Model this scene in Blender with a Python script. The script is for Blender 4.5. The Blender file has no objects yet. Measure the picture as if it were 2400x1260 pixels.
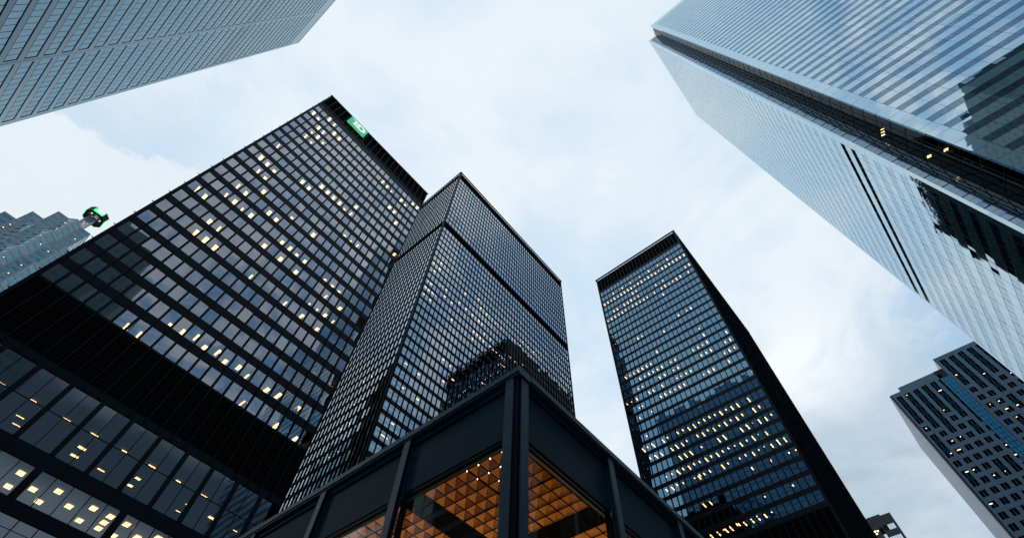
import bpy, math, random
from mathutils import Vector, Matrix
random.seed(7)
S = bpy.context.scene

# ------------------------------------------------------------------ camera
CAM_F = 1140.311
CR = ((0.6426064, -0.7656626, 0.0285976), (0.6674104, 0.5410328, -0.5117097), (0.3763247, 0.3479143, 0.8586823))
EYE = 1.6
cam_d = bpy.data.cameras.new('camera')
cam = bpy.data.objects.new('camera', cam_d)
S.collection.objects.link(cam)
cam_d.sensor_fit = 'HORIZONTAL'
cam_d.sensor_width = 36.0
cam_d.lens = CAM_F / 2400.0 * 36.0
cam_d.clip_start = 0.05
cam_d.clip_end = 6000
r, d_, f_ = [Vector(v) for v in CR]
cam.matrix_world = Matrix(((r.x, -d_.x, -f_.x, 0), (r.y, -d_.y, -f_.y, 0), (r.z, -d_.z, -f_.z, EYE), (0, 0, 0, 1)))
S.camera = cam

# ------------------------------------------------------------------ world and sun
SUN_DIR = Vector((1.6, 1.6, 1.0)).normalized()
w = bpy.data.worlds.new("World")
S.world = w
w.use_nodes = True
nt = w.node_tree
for n in list(nt.nodes):
    nt.nodes.remove(n)
def N(t, **k):
    n = nt.nodes.new(t)
    for a, b in k.items():
        setattr(n, a, b)
    return n
def L(a, b):
    nt.links.new(a, b)
out = N('ShaderNodeOutputWorld')
bg = N('ShaderNodeBackground')
bg.inputs['Strength'].default_value = 0.1
sky = N('ShaderNodeTexSky', sky_type='NISHITA', sun_disc=False)
sky.sun_elevation = math.asin(SUN_DIR.z)
sky.sun_rotation = math.atan2(SUN_DIR.x, SUN_DIR.y)
tc = N('ShaderNodeTexCoord')
sep = N('ShaderNodeSeparateXYZ')
L(tc.outputs['Generated'], sep.inputs[0])
def M(op, a, b=None, c=None):
    m = N('ShaderNodeMath', operation=op)
    for i, v in enumerate((a, b, c)):
        if v is None:
            continue
        if isinstance(v, (int, float)):
            m.inputs[i].default_value = v
        else:
            L(v, m.inputs[i])
    return m.outputs[0]
zc = M('MAXIMUM', sep.outputs['Z'], 0.12)
U = M('DIVIDE', sep.outputs['X'], zc)
V = M('DIVIDE', sep.outputs['Y'], zc)
comb = N('ShaderNodeCombineXYZ')
L(U, comb.inputs[0]); L(V, comb.inputs[1])
def noise(scale, detail, rough, dist, off):
    mp = N('ShaderNodeMapping')
    mp.inputs['Location'].default_value = off
    L(comb.outputs[0], mp.inputs[0])
    t = N('ShaderNodeTexNoise')
    t.inputs['Scale'].default_value = scale
    t.inputs['Detail'].default_value = detail
    t.inputs['Roughness'].default_value = rough
    t.inputs['Distortion'].default_value = dist
    L(mp.outputs[0], t.inputs['Vector'])
    return t.outputs['Fac']
def blob(u, v, r0, r1):
    # soft disc on the cloud layer
    dx = M('SUBTRACT', U, u); dy = M('SUBTRACT', V, v)
    dd = M('SQRT', M('ADD', M('MULTIPLY', dx, dx), M('MULTIPLY', dy, dy)))
    m = N('ShaderNodeMapRange', interpolation_type='SMOOTHSTEP')
    L(dd, m.inputs['Value'])
    m.inputs['From Min'].default_value = r0; m.inputs['From Max'].default_value = r1
    m.inputs['To Min'].default_value = 1.0; m.inputs['To Max'].default_value = 0.0
    return m.outputs[0]
n_big = noise(1.1, 8, 0.55, 0.5, (3.1, 1.7, 0))
n_mid = noise(2.6, 10, 0.6, 0.8, (7.3, 2.2, 0))
n_fine = noise(7.0, 8, 0.6, 0.3, (1.3, 5.2, 0))
# cover: 0 = thin bluish veil, 1 = thick white cloud
cover = M('ADD', M('MULTIPLY', n_big, 0.75), M('ADD', M('MULTIPLY', n_mid, 0.55), M('MULTIPLY', n_fine, 0.18)))

def ramp(v, a, b, smooth=True):
    m = N('ShaderNodeMapRange', interpolation_type='SMOOTHSTEP' if smooth else 'LINEAR')
    L(v, m.inputs['Value'])
    m.inputs['From Min'].default_value = a; m.inputs['From Max'].default_value = b
    return m.outputs[0]
def mixc(f, a, b):
    m = N('ShaderNodeMix', data_type='RGBA')
    if isinstance(f, (int, float)):
        m.inputs[0].default_value = f
    else:
        L(f, m.inputs[0])
    for i, v in ((6, a), (7, b)):
        if isinstance(v, tuple):
            m.inputs[i].default_value = (*v, 1)
        else:
            L(v, m.inputs[i])
    return m.outputs[2]
cov = ramp(cover, 0.58, 0.88)
# a cumulus bank low in the east with a crisp edge
n_edge = noise(14.0, 8, 0.62, 0.0, (0.4, 9.1, 0))
n_edge2 = noise(3.4, 3, 0.5, 0.0, (4.4, 3.1, 0))
edge = M('ADD', V, M('ADD', M('MULTIPLY', M('SUBTRACT', n_edge, 0.5), 0.14), M('MULTIPLY', M('SUBTRACT', n_edge2, 0.5), 0.22)))
edge = M('ADD', edge, M('MULTIPLY', blob(-0.35, 0.84, 0.0, 0.10), -0.05))
bank = M('MULTIPLY', ramp(edge, 0.822, 0.845), ramp(U, -0.02, -0.2))
gapm = M('MULTIPLY', ramp(edge, 0.60, 0.82), ramp(U, -0.10, -0.30))
front = mixc(cov, (6.3, 8.05, 9.7), (8.7, 9.5, 10.0))
front = mixc(M('MULTIPLY', gapm, 0.75), front, (6.1, 7.6, 9.2))
front = mixc(bank, front, mixc(n_mid, (7.8, 8.75, 9.5), (8.9, 9.5, 9.9)))
# thicker grey cloud towards the west, with one bright break
west = M('MULTIPLY', ramp(U, 0.75, 1.7), ramp(V, 0.75, 0.1))
wcol = mixc(ramp(cover, 0.55, 0.9), (4.3, 5.6, 6.8), (6.2, 7.3, 8.3))
front = mixc(west, front, wcol)
brk = M('MULTIPLY', blob(1.13, 0.03, 0.03, 0.34), ramp(n_mid, 0.34, 0.62))
front = mixc(brk, front, (9.9, 10.3, 10.6))
# broken, bluer sky behind the camera (north)
n_north = noise(4.6, 8, 0.58, 0.6, (2.2, 8.8, 0))
n_crisp = noise(15.0, 6, 0.6, 0.4, (6.1, 0.7, 0))
nb = ramp(M('ADD', M('MULTIPLY', n_north, 0.9), M('ADD', M('MULTIPLY', n_big, 0.5), M('MULTIPLY', M('SUBTRACT', n_crisp, 0.5), 0.5))), 0.57, 0.83)
back = mixc(nb, (1.3, 2.9, 5.0), (4.8, 5.5, 6.2))
near = mixc(nb, (3.9, 5.8, 8.2), (8.6, 9.2, 9.7))
near = mixc(M('MULTIPLY', blob(-0.42, -0.27, 0.01, 0.13), ramp(n_mid, 0.3, 0.6)), near, (9.9, 10.4, 10.6))
back = mixc(ramp(V, -0.45, -1.0), near, back)
back = mixc(ramp(V, -1.35, -1.75), back, (0.42, 0.72, 1.0))
back = mixc(ramp(V, -2.0, -2.3), back, (2.0, 2.6, 3.1))
north = ramp(V, -0.17, -0.45)
col = mixc(north, front, back)
col = mixc(0.05, col, sky.outputs['Color'])
L(col, bg.inputs['Color'])
L(bg.outputs[0], out.inputs[0])

sun_d = bpy.data.lights.new('sun', 'SUN')
sun_d.energy = 0.5
sun_d.angle = math.radians(15)
sun_d.color = (1.0, 0.95, 0.88)
sun = bpy.data.objects.new('sun', sun_d)
sun.rotation_euler = SUN_DIR.to_track_quat('Z', 'Y').to_euler()
sun.location = SUN_DIR * 500
S.collection.objects.link(sun)

S.view_settings.view_transform = 'Standard'
S.view_settings.look = 'None'
S.view_settings.gamma = 1.0
S.view_settings.exposure = 0.0
S.cycles.use_denoising = True
S.cycles.max_bounces = 8
S.cycles.transparent_max_bounces = 12
S.cycles.caustics_reflective = False
S.cycles.caustics_refractive = False
S.cycles.sample_clamp_indirect = 6

# ------------------------------------------------------------------ materials
def new_mat(name):
    m = bpy.data.materials.new(name)
    m.use_nodes = True
    t = m.node_tree
    for n in list(t.nodes):
        t.nodes.remove(n)
    o = t.nodes.new('ShaderNodeOutputMaterial')
    return m, t, o
def obj_noise(t, scale, detail=3, rough=0.5, stretch=None):
    c = t.nodes.new('ShaderNodeTexCoord')
    n = t.nodes.new('ShaderNodeTexNoise')
    n.inputs['Scale'].default_value = scale
    n.inputs['Detail'].default_value = detail
    n.inputs['Roughness'].default_value = rough
    if stretch:
        mp = t.nodes.new('ShaderNodeMapping')
        mp.inputs['Scale'].default_value = stretch
        t.links.new(c.outputs['Object'], mp.inputs[0]); t.links.new(mp.outputs[0], n.inputs['Vector'])
    else:
        t.links.new(c.outputs['Object'], n.inputs['Vector'])
    return n.outputs['Fac']
def paint(name, col, rough=0.45, metal=0.0, var=0.25, scale=1.2, bump=0.0, ior=1.45, stretch=None, bscale=None):
    m, t, o = new_mat(name)
    b = t.nodes.new('ShaderNodeBsdfPrincipled')
    f = obj_noise(t, scale, 5, 0.6, stretch)
    mx = t.nodes.new('ShaderNodeMix'); mx.data_type = 'RGBA'
    mx.inputs[6].default_value = tuple(c * (1 - var) for c in col) + (1,)
    mx.inputs[7].default_value = tuple(min(1, c * (1 + var)) for c in col) + (1,)
    t.links.new(f, mx.inputs[0]); t.links.new(mx.outputs[2], b.inputs['Base Color'])
    mr = t.nodes.new('ShaderNodeMapRange')
    mr.inputs['To Min'].default_value = max(0.02, rough - 0.1); mr.inputs['To Max'].default_value = min(1, rough + 0.1)
    t.links.new(f, mr.inputs['Value']); t.links.new(mr.outputs[0], b.inputs['Roughness'])
    b.inputs['Metallic'].default_value = metal
    b.inputs['IOR'].default_value = ior
    if bump:
        bp = t.nodes.new('ShaderNodeBump'); bp.inputs['Distance'].default_value = bump
        t.links.new(obj_noise(t, bscale or scale, 2), bp.inputs['Height']); t.links.new(bp.outputs[0], b.inputs['Normal'])
    t.links.new(b.outputs[0], o.inputs[0])
    return m
def glass(name, refl, ior, tint, through=None, body=(0.01, 0.012, 0.015), wave=0.0, wscale=0.4, rough=0.0):
    """window pane: a mirror coat over tinted see-through glass, or over a dark body where nothing shows behind"""
    m, t, o = new_mat(name)
    g = t.nodes.new('ShaderNodeBsdfGlossy'); g.inputs['Color'].default_value = (*tint, 1); g.inputs['Roughness'].default_value = rough
    fr = t.nodes.new('ShaderNodeFresnel'); fr.inputs['IOR'].default_value = ior
    ad = t.nodes.new('ShaderNodeMath'); ad.operation = 'MULTIPLY_ADD'; ad.use_clamp = True
    ad.inputs[1].default_value = 1.0 - refl; ad.inputs[2].default_value = refl
    t.links.new(fr.outputs[0], ad.inputs[0])
    # the tint washes out towards grazing angles
    tm = t.nodes.new('ShaderNodeMix'); tm.data_type = 'RGBA'
    tm.inputs[6].default_value = (*tint, 1); tm.inputs[7].default_value = (0.97, 0.98, 1.0, 1)
    t.links.new(fr.outputs[0], tm.inputs[0]); t.links.new(tm.outputs[2], g.inputs['Color'])
    if through:
        s = t.nodes.new('ShaderNodeBsdfTransparent'); s.inputs['Color'].default_value = (*through, 1)
    else:
        s = t.nodes.new('ShaderNodeBsdfDiffuse'); s.inputs['Color'].default_value = (*body, 1)
    mx = t.nodes.new('ShaderNodeMixShader')
    t.links.new(ad.outputs[0], mx.inputs[0]); t.links.new(s.outputs[0], mx.inputs[1]); t.links.new(g.outputs[0], mx.inputs[2])
    if wave:
        bp = t.nodes.new('ShaderNodeBump'); bp.inputs['Distance'].default_value = wave
        t.links.new(obj_noise(t, wscale, 1), bp.inputs['Height'])
        t.links.new(bp.outputs[0], g.inputs['Normal'])
    t.links.new(mx.outputs[0], o.inputs[0])
    return m
def glow(name, col, strength, sample=False):
    m, t, o = new_mat(name)
    e = t.nodes.new('ShaderNodeEmission'); e.inputs['Color'].default_value = (*col, 1); e.inputs['Strength'].default_value = strength
    t.links.new(e.outputs[0], o.inputs[0])
    if not sample:
        m.cycles.emission_sampling = 'NONE'
    return m

BLACK = paint('black_painted_steel', (0.0022, 0.0080, 0.0150), 0.48, 0, 0.3, 0.8, 0.0, ior=1.24)
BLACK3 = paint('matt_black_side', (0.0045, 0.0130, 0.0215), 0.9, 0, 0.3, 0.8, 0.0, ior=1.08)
BLACK2 = paint('black_painted_panel', (0.0045, 0.019, 0.033), 0.5, 0, 0.35, 1.2, 0.004, bscale=1.1, ior=1.24, stretch=(1, 1, 0.25))
LOUVER = paint('dark_louvre', (0.0018, 0.0022, 0.0028), 0.75, 0, 0.3, 3.0, ior=1.2)
INSIDE = paint('dim_office_interior', (0.10, 0.095, 0.085), 0.8, 0, 0.5, 0.5)
BLIND = paint('pale_roller_blind', (0.42, 0.41, 0.39), 0.8, 0, 0.1, 0.5)
LAMP = glow('warm_ceiling_lamp', (1.0, 0.66, 0.31), 8.0, True)
LAMP2 = glow('small_warm_lamp', (1.0, 0.76, 0.46), 3.0)
GL_T1 = glass('bronze_glass', 0.36, 1.6, (0.90, 0.92, 0.98), (0.42, 0.40, 0.36), wave=0.006, wscale=0.35)
GL_T2 = glass('grey_bronze_glass', 0.44, 1.8, (0.72, 0.87, 1.0), (0.36, 0.35, 0.33), wave=0.004, wscale=0.3)
GL_T3 = glass('blue_bronze_glass', 0.28, 1.5, (0.34, 0.68, 1.0), (0.45, 0.42, 0.36), wave=0.003, wscale=0.3)
GL_PAV = glass('clear_lobby_glass', 0.02, 1.5, (1, 1, 1), (0.86, 0.86, 0.84), wave=0.002, wscale=0.5)
STEEL_A = glass('stainless_spandrel', 0.07, 1.9, (0.70, 0.90, 1.0), None, (0.085, 0.175, 0.265), rough=0.3)
GL_A = glass('blue_silver_glass', 0.15, 1.95, (0.58, 0.87, 1.0), None, (0.03, 0.13, 0.205), wave=0.0015, wscale=0.35)
DARKLINE = paint('dark_joint', (0.014, 0.022, 0.032), 0.5)
SOFTLINE = paint('grey_joint', (0.055, 0.105, 0.15), 0.4)
PANEL = glass('white_glass_panel', 0.60, 2.2, (0.73, 0.92, 1.0), None, (0.12, 0.27, 0.33), wave=0.009, wscale=0.30, rough=0.02)
GL_F = glass('blue_window_band', 0.20, 2.2, (0.47, 0.75, 1.0), None, (0.004, 0.006, 0.009), wave=0.006, wscale=0.28)
JOINT_F = glass('glossy_grey_joint', 0.06, 1.6, (0.8, 0.93, 1.0), None, (0.02, 0.05, 0.08), rough=0.1)
GL_FB = glass('sheen_window_band', 0.48, 2.2, (0.68, 0.87, 1.0), None, (0.004, 0.006, 0.009), wave=0.006, wscale=0.28)  # the blue band glass again, with the grazing sky sheen put into it
GL_NOTCH = glass('dark_notch_glass', 0.0, 1.16, (0.8, 0.9, 0.95), (0.30, 0.30, 0.28), wave=0.006, wscale=0.4)
GRANITE_D = paint('blue_grey_granite', (0.18, 0.31, 0.43), 0.5, 0, 0.15, 0.25, 0.004, bscale=3)
GL_D = glass('black_square_glass', 0.05, 1.5, (0.7, 0.9, 1.0), None, (0.004, 0.006, 0.009), wave=0.004)
GL_D2 = glass('teal_slot_glass', 0.12, 1.5, (0.5, 0.85, 1.0), None, (0.008, 0.07, 0.11), wave=0.004)
GL_DB = glass('bright_blue_glass', 0.08, 1.35, (0.5, 0.8, 1.0), None, (0.09, 0.52, 0.95), wave=0.02, wscale=0.5)
RIB = paint('pale_ribbed_metal', (0.46, 0.52, 0.60), 0.6, 0.0, 0.1, 0.3)
STONE_CT = paint('mauve_grey_granite', (0.52, 0.55, 0.60), 0.45, 0, 0.12, 0.2)
GL_SIDE = glass('dull_side_glass', 0.01, 1.25, (0.7, 0.87, 1), None, (0.003, 0.006, 0.01))
GL_CT = glass('teal_glass', 0.27, 1.6, (0.5, 0.9, 1.0), None, (0.01, 0.15, 0.19), wave=0.006)
TRUSS = paint('pale_steel_lattice', (0.42, 0.46, 0.50), 0.5, 0.4, 0.15, 1.0)
GREEN = glow('lit_green_sign', (0.085, 0.48, 0.26), 1.0)
WHITE_L = glow('lit_white_letter', (0.80, 0.90, 0.87), 1.0)
GREEN_B = glow('bright_green_sign', (0.10, 0.95, 0.30), 1.25)
WHITE_B = glow('bright_white_letter', (0.95, 1.0, 0.95), 1.5)
GRANITE_N = paint('dark_teal_granite', (0.028, 0.10, 0.13), 0.4, 0, 0.2, 0.15)
ROOFMAT = paint('roof_gravel', (0.16, 0.16, 0.16), 0.9, 0, 0.3, 2.0)
CONCRETE = paint('grey_granite_paving', (0.22, 0.22, 0.225), 0.7, 0, 0.25, 0.7, 0.004)
ASPHALT = paint('asphalt', (0.05, 0.05, 0.052), 0.85, 0, 0.3, 1.5, 0.006)
WOOD = paint('warm_coffer_veneer', (0.40, 0.185, 0.048), 0.5, 0, 0.35, 3.0, 0, stretch=(1, 1, 6))
BLACK_SKYLIT = paint('skylit_black_steel', (0.016, 0.046, 0.070), 0.36, 0, 0.4, 0.9, 0.002, bscale=0.8)  # black steel lightened to carry the sky light on coping and post flanges
DARKSOF = paint('dark_soffit', (0.0012, 0.0013, 0.0014), 0.85, ior=1.05)
GRANITE_W = paint('dark_window_of_granite', (0.018, 0.065, 0.085), 0.5)

# ------------------------------------------------------------------ mesh helpers
class MB:
    def __init__(s):
        s.v = []; s.f = []; s.m = []
    def quad(s, a, b, c, d, mi=0):
        i = len(s.v); s.v += [a, b, c, d]; s.f.append((i, i + 1, i + 2, i + 3)); s.m.append(mi)
    def poly(s, pts, mi=0):
        i = len(s.v); s.v += pts; s.f.append(tuple(range(i, i + len(pts)))); s.m.append(mi)
    def hexa(s, p, mi=0):
        # p: 8 points, bottom ring then top ring
        i = len(s.v); s.v += p
        for q in ((3, 2, 1, 0), (4, 5, 6, 7), (0, 1, 5, 4), (1, 2, 6, 5), (2, 3, 7, 6), (3, 0, 4, 7)):
            s.f.append(tuple(i + k for k in q)); s.m.append(mi)
    def box(s, x0, x1, y0, y1, z0, z1, mi=0):
        s.hexa([(x0, y0, z0), (x1, y0, z0), (x1, y1, z0), (x0, y1, z0), (x0, y0, z1), (x1, y0, z1), (x1, y1, z1), (x0, y1, z1)], mi)
    def fbox(s, F, u0, u1, z0, z1, d0, d1, mi=0):
        A_, B_, C_ = F(0, 0, 0), F(1, 0, 0), F(0, 1, 0)
        if (B_[1] - A_[1]) * (C_[0] - A_[0]) - (B_[0] - A_[0]) * (C_[1] - A_[1]) < 0:
            u0, u1 = u1, u0
        s.hexa([F(u0, d1, z0), F(u1, d1, z0), F(u1, d0, z0), F(u0, d0, z0), F(u0, d1, z1), F(u1, d1, z1), F(u1, d0, z1), F(u0, d0, z1)], mi)
    def prism(s, pts, z0, z1, mi=0):
        n = len(pts); i = len(s.v)
        s.v += [(x, y, z0) for x, y in pts] + [(x, y, z1) for x, y in pts]
        s.f.append(tuple(i + k for k in range(n - 1, -1, -1))); s.m.append(mi)
        s.f.append(tuple(i + n + k for k in range(n))); s.m.append(mi)
        for k in range(n):
            j = (k + 1) % n
            s.f.append((i + k, i + j, i + n + j, i + n + k)); s.m.append(mi)
    def bar(s, a, b, wd, mi=0):
        a = Vector(a); b = Vector(b); ax = (b - a).normalized()
        q = ax.cross(Vector((0, 0, 1)) if abs(ax.z) < 0.9 else Vector((1, 0, 0))).normalized() * wd / 2
        p = ax.cross(q).normalized() * wd / 2
        s.hexa([tuple(a - q - p), tuple(a + q - p), tuple(a + q + p), tuple(a - q + p), tuple(b - q - p), tuple(b + q - p), tuple(b + q + p), tuple(b - q + p)], mi)
    def build(s, name, mats, parent=None, base=None):
        if not isinstance(mats, (list, tuple)):
            mats = [mats]
        bs = base if base is not None else (parent.get('_base') if parent else None)
        off = Vector(bs) if bs is not None else Vector((0, 0, 0))
        me = bpy.data.meshes.new(name)
        me.from_pydata([tuple(Vector(p) - off) for p in s.v], [], s.f)
        for mm in mats:
            me.materials.append(mm)
        if any(s.m):
            me.polygons.foreach_set('material_index', s.m)
        me.update()
        o = bpy.data.objects.new(name, me)
        S.collection.objects.link(o)
        if parent:
            o.parent = parent
            o['_base'] = tuple(off)
        else:
            o.location = off
        return o
def face(O, U, Nn):
    ox, oy = O; ux, uy = U; nx, ny = Nn
    return lambda u, d, z: (ox + u * ux + d * nx, oy + u * uy + d * ny, z)
def thing(name, label, cat, base, group=None):
    o = bpy.data.objects.new(name, None)
    S.collection.objects.link(o)
    o.location = base
    o.empty_display_size = 2
    o['label'] = label; o['category'] = cat; o['_base'] = tuple(base)
    if group:
        o['group'] = group
    return o
def struct(o):
    o['kind'] = 'structure'; return o

def project(p):
    v = Vector((p[0], p[1], p[2] - EYE))
    cx, cy, cz = r.dot(v), d_.dot(v), f_.dot(v)
    if cz <= 0.1:
        return None
    return cx / cz * CAM_F + 1200, cy / cz * CAM_F + 630
def size_in_view(pts, hid=None):
    """how large a pane shows from the camera, 0 when it is out of the frame or behind another building"""
    q = [project(p) for p in pts]
    if any(a is None for a in q):
        return 0
    cx = sum(a[0] for a in q) / len(q); cy = sum(a[1] for a in q) / len(q)
    if not (0 < cx < 2400 and 0 < cy < 1260):
        return 0
    lim = 857 + (1217 - cx) * 0.6085 if cx < 1217 else 857 + (cx - 1217) * 0.914
    if cy > lim:
        return 0
    c = [sum(p[k] for p in pts) / len(pts) for k in range(3)]
    if hid and hid(c):
        return 0
    return abs(sum(q[i][0] * q[i - 1][1] - q[i - 1][0] * q[i][1] for i in range(len(q)))) / 2
def parts_of(items, name, mats, parent, most=100, hid=None):
    """items: MB per piece. The pieces that show largest become parts of their own, the rest one part"""
    sc = []
    for i, mb in enumerate(items):
        f = mb.f[0]
        sc.append((size_in_view([mb.v[k] for k in f], hid) if most else 0, i))
    sc.sort(reverse=True)
    own = [i for a, i in sc[:most] if a > 0]
    res = []
    for i in own:
        res.append(items[i].build(name, mats, parent))
    rest = [i for a, i in sc if i not in set(own)]
    if rest:
        mb = MB()
        for i in rest:
            k = len(mb.v); mb.v += items[i].v
            mb.f += [tuple(k + a for a in f) for f in items[i].f]; mb.m += items[i].m
        o = mb.build(name, mats, parent)
        o['kind'] = 'stuff'
    return res
def pane(F, u0, u1, z0, z1, d, tilt=0.004):
    mb = MB()
    A_, B_, C_ = F(0, 0, 0), F(1, 0, 0), F(0, 1, 0)
    # keep every pane facing out
    if (B_[1] - A_[1]) * (C_[0] - A_[0]) - (B_[0] - A_[0]) * (C_[1] - A_[1]) < 0:
        u0, u1 = u1, u0
    a = random.gauss(0, tilt); b = random.gauss(0, tilt)
    uc, zc_ = (u0 + u1) / 2, (z0 + z1) / 2
    q = lambda u, z: F(u, d + a * (u - uc) + b * (z - zc_), z)
    mb.quad(q(u0, z0), q(u1, z0), q(u1, z1), q(u0, z1))
    return mb
def fixture(F, u, dep, z, lu, ld):
    mb = MB()
    # lens first so that it is what gets measured
    zb = z - 0.06
    mb.quad(F(u - lu / 2, -dep - ld / 2, zb), F(u + lu / 2, -dep - ld / 2, zb), F(u + lu / 2, -dep + ld / 2, zb), F(u - lu / 2, -dep + ld / 2, zb))
    return mb
def decode(s):
    return [tuple(int(v) for v in t.split(',')) for t in s.split(';')]

# ceiling lamps seen through the glass: floor from the top, place along the front in cm, distance behind the glass in cm
LT1="1,-1099,82;1,-954,83;0,-804,75;0,-646,78;2,-791,88;3,-799,95;2,-658,87;1,-497,83;4,-805,96;3,-648,88;2,-494,92;1,-345,82;4,-645,98;3,-495,91;7,-947,103;9,-945,107;9,-797,128;10,-791,126;9,-638,117;10,-637,124;11,-478,132;8,-183,117;8,-25,131;7,122,115;7,272,115;7,429,118;7,582,118;7,736,126;7,888,121;6,889,118;1,1031,88;1,1183,95;1,1334,99;1,1650,101;1,1803,102;0,1964,105;0,2113,99;3,1496,111;3,1648,116;4,1807,102;12,-175,138;12,-23,160;11,134,173;11,588,139;9,1048,144;9,1203,142;9,1356,141;8,1512,129;13,293,158;13,446,153;14,135,155;13,596,142;7,2119,127;14,-1074,120;14,-940,142;13,-785,141;13,-631,136;12,-786,131;12,-632,131;11,-479,126;13,-480,164;13,-326,145;12,-172,134;12,-21,158;15,-623,155;15,-472,154;16,-617,160;16,-469,153;16,-313,163;8,-185,115;8,-33,126;7,116,112;7,277,118;7,423,115;7,582,113;11,138,178;11,588,139;13,448,152;13,762,156;14,141,156;14,448,162;14,757,172;16,302,171;13,1217,169;13,1380,168;13,1530,171;14,1377,177;16,918,181;16,1230,177;15,1379,175;15,1534,186;15,1699,180;14,1685,177;16,1540,190;21,-288,240;21,-134,240;20,13,240;20,168,240;20,319,166;20,472,240;20,631,176;15,1230,225;20,769,240;20,937,179;20,1091,240;20,1401,240;20,1561,191;21,1249,240;21,1407,240;21,1751,240;21,1926,192;21,2058,240;20,1874,180;20,2187,177"
LT1B="0,-324,46;0,-314,359;0,-292,500;0,-25,45;0,235,42;0,250,327;0,256,500;0,529,37;0,523,500;0,814,35;0,822,328;0,829,500;0,1101,36;0,1368,500;0,1375,320;0,1392,37;0,1657,318;0,1948,319;0,-600,50"
LT1C="0,30,187;0,37,467;0,191,331;0,347,178;0,301,475;0,504,322;0,657,171;0,663,462;0,815,167;0,823,306;0,834,438;0,968,163;0,979,438;0,1134,279;0,1263,128"
LT3="1,4044,97;1,3644,102;1,3263,114;1,2855,95;1,2469,74;1,2066,78;1,1669,76;2,4500,114;2,4345,105;2,4199,102;2,4054,112;2,3898,106;2,3752,105;2,3602,97;2,3449,97;2,3311,126;2,3159,98;2,3002,81;2,2857,95;2,2709,89;2,2561,83;2,2412,79;2,2266,108;2,2126,82;2,1967,72;2,1827,64;2,1677,59;2,1529,64;2,1376,58;2,1238,62;2,1082,54;3,3316,111;3,3160,93;4,1237,82;4,1088,77;4,3749,116;4,3602,119;4,3452,96;4,3306,117;4,3154,108;4,4054,123;4,4201,116;5,4522,121;5,4372,123;5,4213,122;5,4052,118;5,3905,120;5,3753,98;5,3464,102;5,3309,113;5,3161,120;5,3009,131;5,2862,110;5,2566,99;4,2415,89;4,2123,78;5,2276,99;5,2125,85;5,1969,93;5,1825,86;5,1679,88;5,1527,78;5,1230,93;6,2317,111;10,2130,136;10,1839,136;10,1688,136;11,2492,149;11,2749,151;10,3487,166;10,3633,169;13,1739,140;14,1551,108;14,1697,134;15,1104,139;15,1550,111;15,1700,117;15,1849,125;15,1993,149;15,2155,164;15,2741,144;15,2885,174;15,3183,152;15,3338,165;15,3485,142;15,3630,153;15,3780,163;15,3943,156;16,1115,121;16,1260,118;17,1120,113;17,1267,132;17,1412,147;17,1562,175;16,1705,134;16,1847,173;16,2001,177;14,3484,144;14,3632,154;14,3782,159;14,3935,167;14,4087,172;14,4232,160;14,4383,166;13,3178,179;16,2746,165;16,2896,168;16,3185,173;16,3353,164;17,2445,153;17,2590,157;17,2748,162;17,2883,170;17,3356,167;17,3645,172;17,3783,200;16,3938,157;16,4083,165;18,1411,131;18,1860,141;18,2004,200;18,2158,153;18,2752,167;18,2896,166;18,3042,171;18,3196,165;18,3351,164;18,3490,151;19,1166,200;19,3866,200;19,4264,200;18,4091,177;17,4199,200;18,4197,200;17,4382,160;17,4539,160;9,4452,174;20,1171,200;22,1422,151;22,1570,151;22,1713,147;22,1865,200;22,2011,144;22,2158,139;22,2311,154;22,2450,200;22,2602,141;22,2753,161;22,2902,160;22,3058,174;22,3198,175;22,3355,186;22,3653,170;22,3801,186;22,4091,172;22,4251,181;22,4392,179;23,1282,200;23,1421,200;23,1575,200;23,1714,200;23,1861,200;23,2011,200;23,2166,135;23,2312,140;23,2472,200;23,2758,181;23,2903,137;23,3201,160;23,3345,144;23,3498,142;23,3645,172;23,3945,158;23,4096,172;23,4260,177;22,4573,200;21,4195,200;24,1278,159;24,1433,150;24,1576,115;24,1721,121;24,1881,168;24,2309,130;24,2462,179;24,2905,150;24,3202,168;24,3354,175;24,3496,135;25,1577,132;25,1723,110;25,1421,129;25,1576,135;25,1719,110;25,1876,158;25,2031,168;25,2169,129;25,2320,127;25,2474,168;25,2618,147;25,2772,170;25,2906,143;25,3075,155;26,1138,101;26,1139,200;26,1282,102;26,1438,200;26,1725,185;26,1870,200;26,2182,140;26,2465,170;26,2606,200;27,1193,200;27,1588,200;27,2022,200;26,3062,158;26,3210,155;26,3313,200;25,3363,184;25,3506,130;25,3648,146;25,3810,165;25,3973,185;29,1429,200;29,2027,200;26,3607,200;26,4049,200;26,3901,200;30,2031,152;30,2180,140;30,2326,80;30,2460,107;30,2622,114;30,2765,95;30,2918,101;30,3060,101;30,3205,99;30,3367,113;30,2730,200;30,3028,200;28,3303,200;28,3153,200"
LT2="6,4473,38;7,4482,35;8,4319,37;7,4229,35;10,4267,41;10,4374,42;11,4218,47;11,4339,52;11,4465,35;11,4580,35;12,4244,38;12,4482,50;9,4756,40;9,4938,36;10,4958,41;10,5260,36;9,5562,57;7,5746,48;6,6362,35;7,6535,35;7,6869,49;7,7355,54;7,7651,38;9,5899,51;9,6217,48;9,6534,44;9,6709,50;11,6391,52;11,6548,48;11,6705,55;11,6872,59;10,6865,48;12,6382,54;10,7177,38;11,7182,40;11,7345,54;11,7495,50;11,7664,50;11,7822,38;7,8293,45;7,8616,41;6,8767,43;6,9090,49;6,9410,35;10,8135,37;12,5421,54;10,8418,35;9,8904,141;12,7817,35;18,5920,75;19,5595,35;16,7003,35;17,5712,57;17,5450,41;20,4387,68;20,4804,69;22,4497,78;22,4981,75;19,5603,35;18,5926,80;24,4668,106;25,4495,61;26,4398,112;26,4480,114"

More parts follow.
